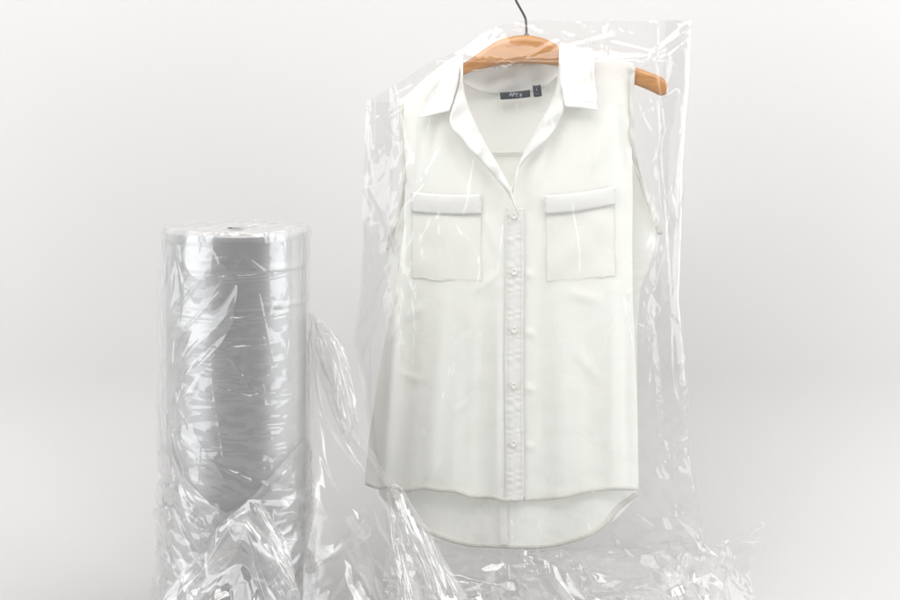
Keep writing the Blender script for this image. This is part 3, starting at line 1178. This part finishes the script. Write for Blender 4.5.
wisp = crumple(wisp_target, 70, 110, 120, 80, [(22, 1.6, 60, 5), (10, 2.0, 20, 2.2), (5, 2, 80, 0.8)], 5)
grid_obj("twisted_corner", wisp, M_BAG, BG)

# ------------------------------------------------------------------ roll of film
RY = -0.09
RCX = X(236.5, RY)
RR = (72.0 * S) * (DIST + RY) / DIST
RTOP = Z(229.5, RY)
RL = thing("film_roll", "upright grey roll of clear plastic film wrapped in loose crinkled film", "plastic film roll", (RCX, RY, 0))


def build_roll():
    n = 96
    prof = [(0.0, 0.9)]
    zs = [(0.001, .965), (0.05, .965), (0.2, .966), (Z(330, RY), .967), (Z(303.2, RY), .968), (Z(302.5, RY), .968), (Z(300.5, RY), .980), (Z(299.5, RY), .981), (Z(297, RY), .981), (Z(295, RY), .972), (Z(294, RY), .972),
          (Z(267, RY), .973), (Z(266, RY), .973), (Z(264, RY), .984), (Z(263, RY), .985), (Z(259.5, RY), .985), (Z(257.5, RY), .978), (Z(256.5, RY), .978), (Z(236, RY), .980), (RTOP - 0.003, .985), (RTOP - 0.0008, .975),
          (RTOP, .955)]
    V, F = [], []
    for z, k in zs:
        for a in range(n):
            q = 2 * math.pi * a / n
            V.append((RCX + RR * k * math.cos(q), RY + RR * k * math.sin(q), z))
    for i in range(len(zs) - 1):
        for a in range(n):
            a2 = (a + 1) % n
            F.append((i * n + a, i * n + a2, (i + 1) * n + a2, (i + 1) * n + a))
    mesh_obj("film_winding", V, F, M_WIND, RL)
    # end face with rings, and the hole
    V, F = [], []
    rs = [0.955, 0.9, 0.8, 0.72, 0.6, 0.5, 0.4, 0.25, 0.13]
    for i, k in enumerate(rs):
        for a in range(n):
            q = 2 * math.pi * a / n
            V.append((RCX + RR * k * math.cos(q), RY + RR * k * math.sin(q), RTOP + (0.0 if i in (0,) else 0.0012 * math.sin(i * 2.1 + math.sin(q * 3)))))
    for i in range(len(rs) - 1):
        for a in range(n):
            a2 = (a + 1) % n
            F.append((i * n + a, i * n + a2, (i + 1) * n + a2, (i + 1) * n + a))
    mesh_obj("roll_end", V, F, M_FACE, RL)
    V, F = [], []
    core = [(0.13, -0.002), (0.13, 0.002), (0.11, 0.002), (0.108, -0.05), (0.0001, -0.05)]
    for k, dz in core:
        for a in range(n):
            q = 2 * math.pi * a / n
            V.append((RCX + RR * k * math.cos(q), RY + RR * k * math.sin(q), RTOP + dz))
    for i in range(len(core) - 1):
        for a in range(n):
            a2 = (a + 1) % n
            F.append((i * n + a, i * n + a2, (i + 1) * n + a2, (i + 1) * n + a))
    o = mesh_obj("cardboard_core", V, F, M_CARD, RL)
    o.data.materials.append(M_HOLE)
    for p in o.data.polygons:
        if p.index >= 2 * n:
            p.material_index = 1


build_roll()


def wrap_target(V, U):
    a = U * 2 * math.pi
    zz = (RTOP + 0.004) * (1 - V) + 0.004 * V
    k = np.interp(V, [0, 0.01, 0.2, 0.5, 1], [0.97, 1.01, 1.012, 1.02, 1.05])
    x = RCX + RR * k * np.cos(a)
    y = RY + RR * k * np.sin(a)
    return np.stack([x, y, zz], -1)


def wrap_exc(V, U):
    low = np.clip((V - 0.45) / 0.4, 0, 1)
    side = np.clip(-np.cos(U * 2 * math.pi), 0, 1)       # looser on the side away from the tail
    a = 0.006 + 0.018 * side * np.clip(V * 4, 0, 1) + 0.05 * low
    b = 0.010 + 0.012 * side + 0.05 * low
    return a, b


def wrap_collide(P, V, U):
    dx, dy = P[..., 0] - RCX, P[..., 1] - RY
    r = np.sqrt(dx * dx + dy * dy)
    m = np.maximum(r, RR * 1.0) / r
    P[..., 0] = RCX + dx * m
    P[..., 1] = RY + dy * m
    np.maximum(P[..., 2], 0.002, out=P[..., 2])


wrap = relax(wrap_target, wrap_exc, 480, 400, levels=4, fine=0.002, facet=0.01, iters=(200, 30, 10, 5), kt=(0.02, 0.02, 0.02), bend=0.3, noise_amp=0.002,
             collide=wrap_collide, closed=True, seed=51)
VV, UW = np.meshgrid(np.linspace(0, 1, wrap.shape[0]), np.linspace(0, 1, wrap.shape[1]), indexing='ij')
RC = np.stack([-(wrap[..., 0] - RCX), -(wrap[..., 1] - RY), 0 * VV], -1)
RC = -RC / (np.sqrt((RC ** 2).sum(-1, keepdims=True)) + 1e-9)
ww = smooth_rand(VV, UW, 1.5, 2.5, 77)
Aw, Bw = UW * 452 + 14 * ww, VV * 395 + 14 * smooth_rand(VV, UW, 1.5, 2.5, 78)
py_w = px_coords(wrap)[1]
up = np.clip((400 - py_w) / 60, 0, 1)[..., None]
mid = np.exp(-((py_w - 385) / 60) ** 2)[..., None]
lo = np.clip((py_w - 425) / 50, 0, 1)[..., None]
left = np.clip(-np.cos(UW * 2 * math.pi) * 1.3, 0, 1)[..., None]
ed = np.clip(VV * 25, 0, 1)[..., None]
long_ = np.abs(shards(Aw, Bw, 26, 4.5, 118, 701)[..., :1])
f1 = long_ * (0.5 * up + 0.3) * (0.25 + 1.5 * left)
f2 = np.abs(shards(Aw, Bw, 5.0, 6.0, 2, 702)[..., :1]) * (0.30 * mid)
f3 = np.abs(shards(Aw, Bw, 18, 2.6, -20, 703)[..., :1]) * 2.6 * lo + np.abs(shards(Aw, Bw, 7, 2.8, 15, 704)[..., :1]) * 1.5 * lo
wrap = wrap + RC * (f1 + f2 + f3) * ed * PX
for yb_, wb_ in ((261, 2.4), (264.5, 1.2), (300, 2.2), (304, 1.2)):
    ridge(wrap, wrap[..., 1] < RY - 0.005, [(166, yb_ - 4, 190, yb_ - 1, wb_, wb_), (190, yb_ - 1, 236, yb_ + 1, wb_, wb_), (236, yb_ + 1, 284, yb_ - 1, wb_, wb_),
                                            (284, yb_ - 1, 307, yb_ - 4, wb_, wb_)], 0.5)
_r = np.random.default_rng(90)
DASH = [(_r.uniform(205, 278), 318 + 130 * k / 46 + _r.uniform(-3, 3), _r.uniform(7, 24), _r.uniform(-1.8, 1.8)) for k in range(46)]
ridge(wrap, wrap[..., 1] < RY - 0.01, [
    (172, 408, 262, 452, 2.2, 2.2), (254, 238, 274, 256, 1.5, 2), (274, 257, 306, 256, 2, 2.5), (222, 255, 182, 308, 2.2, 2.6), (234, 276, 200, 312, 2.4, 2),
    (216, 248, 240, 243, 1.4, 2), (204, 308, 190, 342, 2, 2.5), (256, 240, 226, 280, 1.2, 1.4), (232, 365, 262, 374, 1.6, 2.2), (262, 374, 290, 368, 2.2, 1.2),
    (270, 278, 284, 345, 1.4, 1.2), (216, 368, 232, 372, 1.4, 1.4), (220, 312, 248, 308, 1.3, 1.8), (246, 328, 276, 326, 1.4, 1.2), (200, 395, 216, 391, 1.4, 1.4),
    *[(x_, y_, x_ + l_, y_ + s_, 0.9, 1.4) for x_, y_, l_, s_ in DASH],
    (206, 403, 222, 407, 1.2, 1.2), (244, 300, 262, 303, 1.4, 1.4), (226, 352, 238, 430, 1.3, 1.3), (176, 345, 186, 420, 2, 2)], 0.6)
wrap[:, -1] = wrap[:, 0]
grid_obj("loose_wrap", wrap, M_WRAP, RL)


def cap_target(V, U):
    a = U * 2 * math.pi
    k = np.interp(V, [0, 0.88, 0.96, 1], [0.16, 1.0, 1.03, 1.035])
    z = RTOP + np.interp(V, [0, 0.2, 0.86, 0.95, 1], [0.002, 0.004, 0.004, -0.002, -0.010])
    return np.stack([RCX + RR * k * np.cos(a), RY + RR * k * np.sin(a), z], -1)


cap = crumple(cap_target, 60, 260, 452, 72, [(24, 1.5, 80, 1.5), (11, 1.8, 60, 1.0), (5, 2, 100, 0.5)], 12, soft=0, warp=0)
cap[:, -1] = cap[:, 0]
grid_obj("end_film", cap, M_WRAP, RL)


# a second, looser turn of film low down on the roll
def turn_target(V, U):
    a = U * 2 * math.pi
    top = Z(462 + 26 * np.sin(a * 1.0 + 2.4) + 14 * np.sin(3 * a) - 40 * np.clip(np.cos(a), 0, 1), RY)
    z = top * (1 - V) + 0.003 * V
    k = 1.035 + 0.05 * V
    return np.stack([RCX + RR * k * np.cos(a), RY + RR * k * np.sin(a), z], -1)


turn = crumple(turn_target, 130, 360, 452, 170, [(38, 2.4, -15, 2.5), (15, 2.8, 25, 2.2), (7, 3.0, -10, 1.2), (4, 2.6, 10, 0.45)], 9, soft=0)
turn[:, -1] = turn[:, 0]
wrap_collide(turn, None, None)
grid_obj("lower_turn", turn, M_TURN, RL)


def fold_target(V, U):
    a = math.pi * (0.93 + 0.50 * U + 0.10 * np.sin(V * 7) * U)          # left front quarter of the roll
    z = Z(np.interp(V, [0, 1], [238, 470]) + 0 * U, RY)
    k = 1.03 + 0.035 * np.sin(U * math.pi) + 0.01 * np.sin(V * 9)
    return np.stack([RCX + RR * k * np.cos(a), RY - RR * k * np.abs(np.sin(a)), z], -1)


fold = crumple(fold_target, 200, 90, 110, 232, [(30, 4.0, 112, 2.6), (13, 4.0, 125, 1.8), (6, 3.0, 100, 0.6)], 10, soft=0)
wrap_collide(fold, None, None)
grid_obj("standing_fold", fold, M_WRAP, RL)


# the tail of film leaving the roll and running to the crumpled pile
def tail_target(V, U):
    py = np.interp(V, [0, 0.3, 0.65, 1], [318, 400, 510, 606])
    xl = np.interp(py, [318, 340, 440, 520, 606], [309, 304, 300, 285, 262])
    xr = np.interp(py, [318, 330, 370, 420, 455, 490, 540, 606], [318, 328, 346, 353, 374, 396, 428, 474])
    px = xl + (xr - xl) * U
    y = RY - 0.015 + 0.02 * np.cos(U * 3.0 + V) - 0.05 * V + 0.012 * smooth_rand(V, U, 1.0, 1.2, 14)
    z = Z(py, y)
    return np.stack([X(px, y), y, z], -1)


def tail_exc(V, U):
    e = 0.05 + 0.30 * np.exp(-((U - 0.88) / 0.16) ** 2) * np.interp(V, [0, 0.3, 0.45, 0.6, 0.7, 1], [1, 1, 0.25, 0.25, 1, 1]) + 0.15 * np.clip((V - 0.55) / 0.4, 0, 1)
    return e, e * 0.8


tail = crumple(tail_target, 260, 150, 120, 330, [(40, 3.0, 80, 5), (17, 4, 84, 2.2), (8, 3.4, 76, 0.8)], 6, soft=0)
grid_obj("film_tail", tail, M_PILE, RL)


# wad of film slumped against the foot of the roll
def wad_target(V, U):
    px = 172 + (300 - 172) * U
    crest = np.interp(U, [0, 0.15, 0.35, 0.58, 0.75, 0.9, 1], [604, 575, 535, 505, 520, 560, 600])
    y = np.interp(V, [0, 0.5, 1], [RY - RR - 0.012, RY - RR - 0.035, RY - RR - 0.09])
    ztop = Z(crest, -0.2)
    z = np.maximum(ztop * np.interp(V, [0, 0.12, 1], [0.97, 1.0, 0.05]), 0.004)
    return np.stack([X(px, y), y, z], -1)


def wad_collide(P, V, U):
    wrap_collide(P, V, U)


wad = crumple(wad_target, 120, 150, 150, 110, [(44, 1.7, 60, 8), (19, 2.6, 50, 4.6), (9, 3.0, 75, 1.8), (4.5, 2.6, 40, 0.5)], 7, soft=0)
grid_obj("crumpled_wad", wad, M_PILE, RL)


def strand_target(path, width, y0, y1):
    c = np.array(catmull(path, 10))
    t = np.linspace(0, 1, len(c))

    def f(V, U):
        px, py = np.interp(V, t, c[:, 0]), np.interp(V, t, c[:, 1])
        qx, qy = np.interp(np.clip(V + 0.02, 0, 1), t, c[:, 0]) - np.interp(np.clip(V - 0.02, 0, 1), t, c[:, 0]), \
            np.interp(np.clip(V + 0.02, 0, 1), t, c[:, 1]) - np.interp(np.clip(V - 0.02, 0, 1), t, c[:, 1])
        L = np.hypot(qx, qy) + 1e-6
        w = np.interp(V, np.linspace(0, 1, len(width)), width)
        a = (U - 0.5) * w
        px, py = px - qy / L * a, py + qx / L * a
        y = y0 + (y1 - y0) * V - 0.012 * np.cos((U - 0.5) * math.pi) * w / 20
        return np.stack([X(px, y), y, np.maximum(Z(py, y), 0.003)], -1)
    return f


STR_OCT = [(11, 4.0, 88, 3.2), (5.5, 4.0, 82, 1.4)]
for k, (pth, wd, y0, y1) in enumerate([
        ([(316, 320), (330, 345), (341, 378), (348, 415), (351, 445)], [10, 26, 24, 18, 14], -0.10, -0.10),
        ([(312, 335), (322, 370), (336, 400), (347, 430)], [8, 16, 18, 10], -0.085, -0.09),
        ([(392, 486), (408, 518), (427, 552), (450, 604)], [8, 22, 28, 40], -0.12, -0.20),
        ([(388, 492), (396, 530), (404, 570), (412, 606)], [6, 12, 20, 26], -0.12, -0.20),
        ([(246, 514), (224, 545), (200, 575), (178, 606)], [14, 26, 30, 34], -0.235, -0.26),
        ([(244, 520), (262, 540), (280, 562), (294, 590)], [12, 22, 18, 10], -0.235, -0.27),
        ([(258, 506), (272, 530), (284, 556), (292, 584)], [12, 16, 14, 10], -0.225, -0.26),
        ([(365, 522), (345, 545), (322, 560), (300, 580)], [26, 16, 8, 5], -0.10, -0.14)]):
    L_ = sum(math.hypot(pth[i + 1][0] - pth[i][0], pth[i + 1][1] - pth[i][1]) for i in range(len(pth) - 1))
    g = crumple(strand_target(pth, wd, y0, y1), int(L_ * 1.1), 44, 40, L_, STR_OCT, 20 + k, soft=0, warp=4)
    grid_obj("gathered_strand", g, M_PILE, RL)


# thin flat sheet of film lying over the table between the roll and the bag
def sheet_target(V, U):
    px = 285 + (470 - 285) * U
    y = np.interp(V, [0, 1], [0.05, -0.26])
    h = 0.03 + 0.035 * np.exp(-((U - 0.42) / 0.16) ** 2) * np.exp(-((V - 0.35) / 0.25) ** 2) * 2 + 0.010 * smooth_rand(V, U, 1.2, 1.5, 3)
    return np.stack([X(px, y), y, np.maximum(h, 0.004)], -1)


sheet = crumple(sheet_target, 120, 150, 190, 170, [(50, 2.0, -35, 6), (22, 3.6, -30, 2.6), (9, 3.4, -40, 0.9)], 8)
grid_obj("trailing_sheet", sheet, M_PILE, RL)
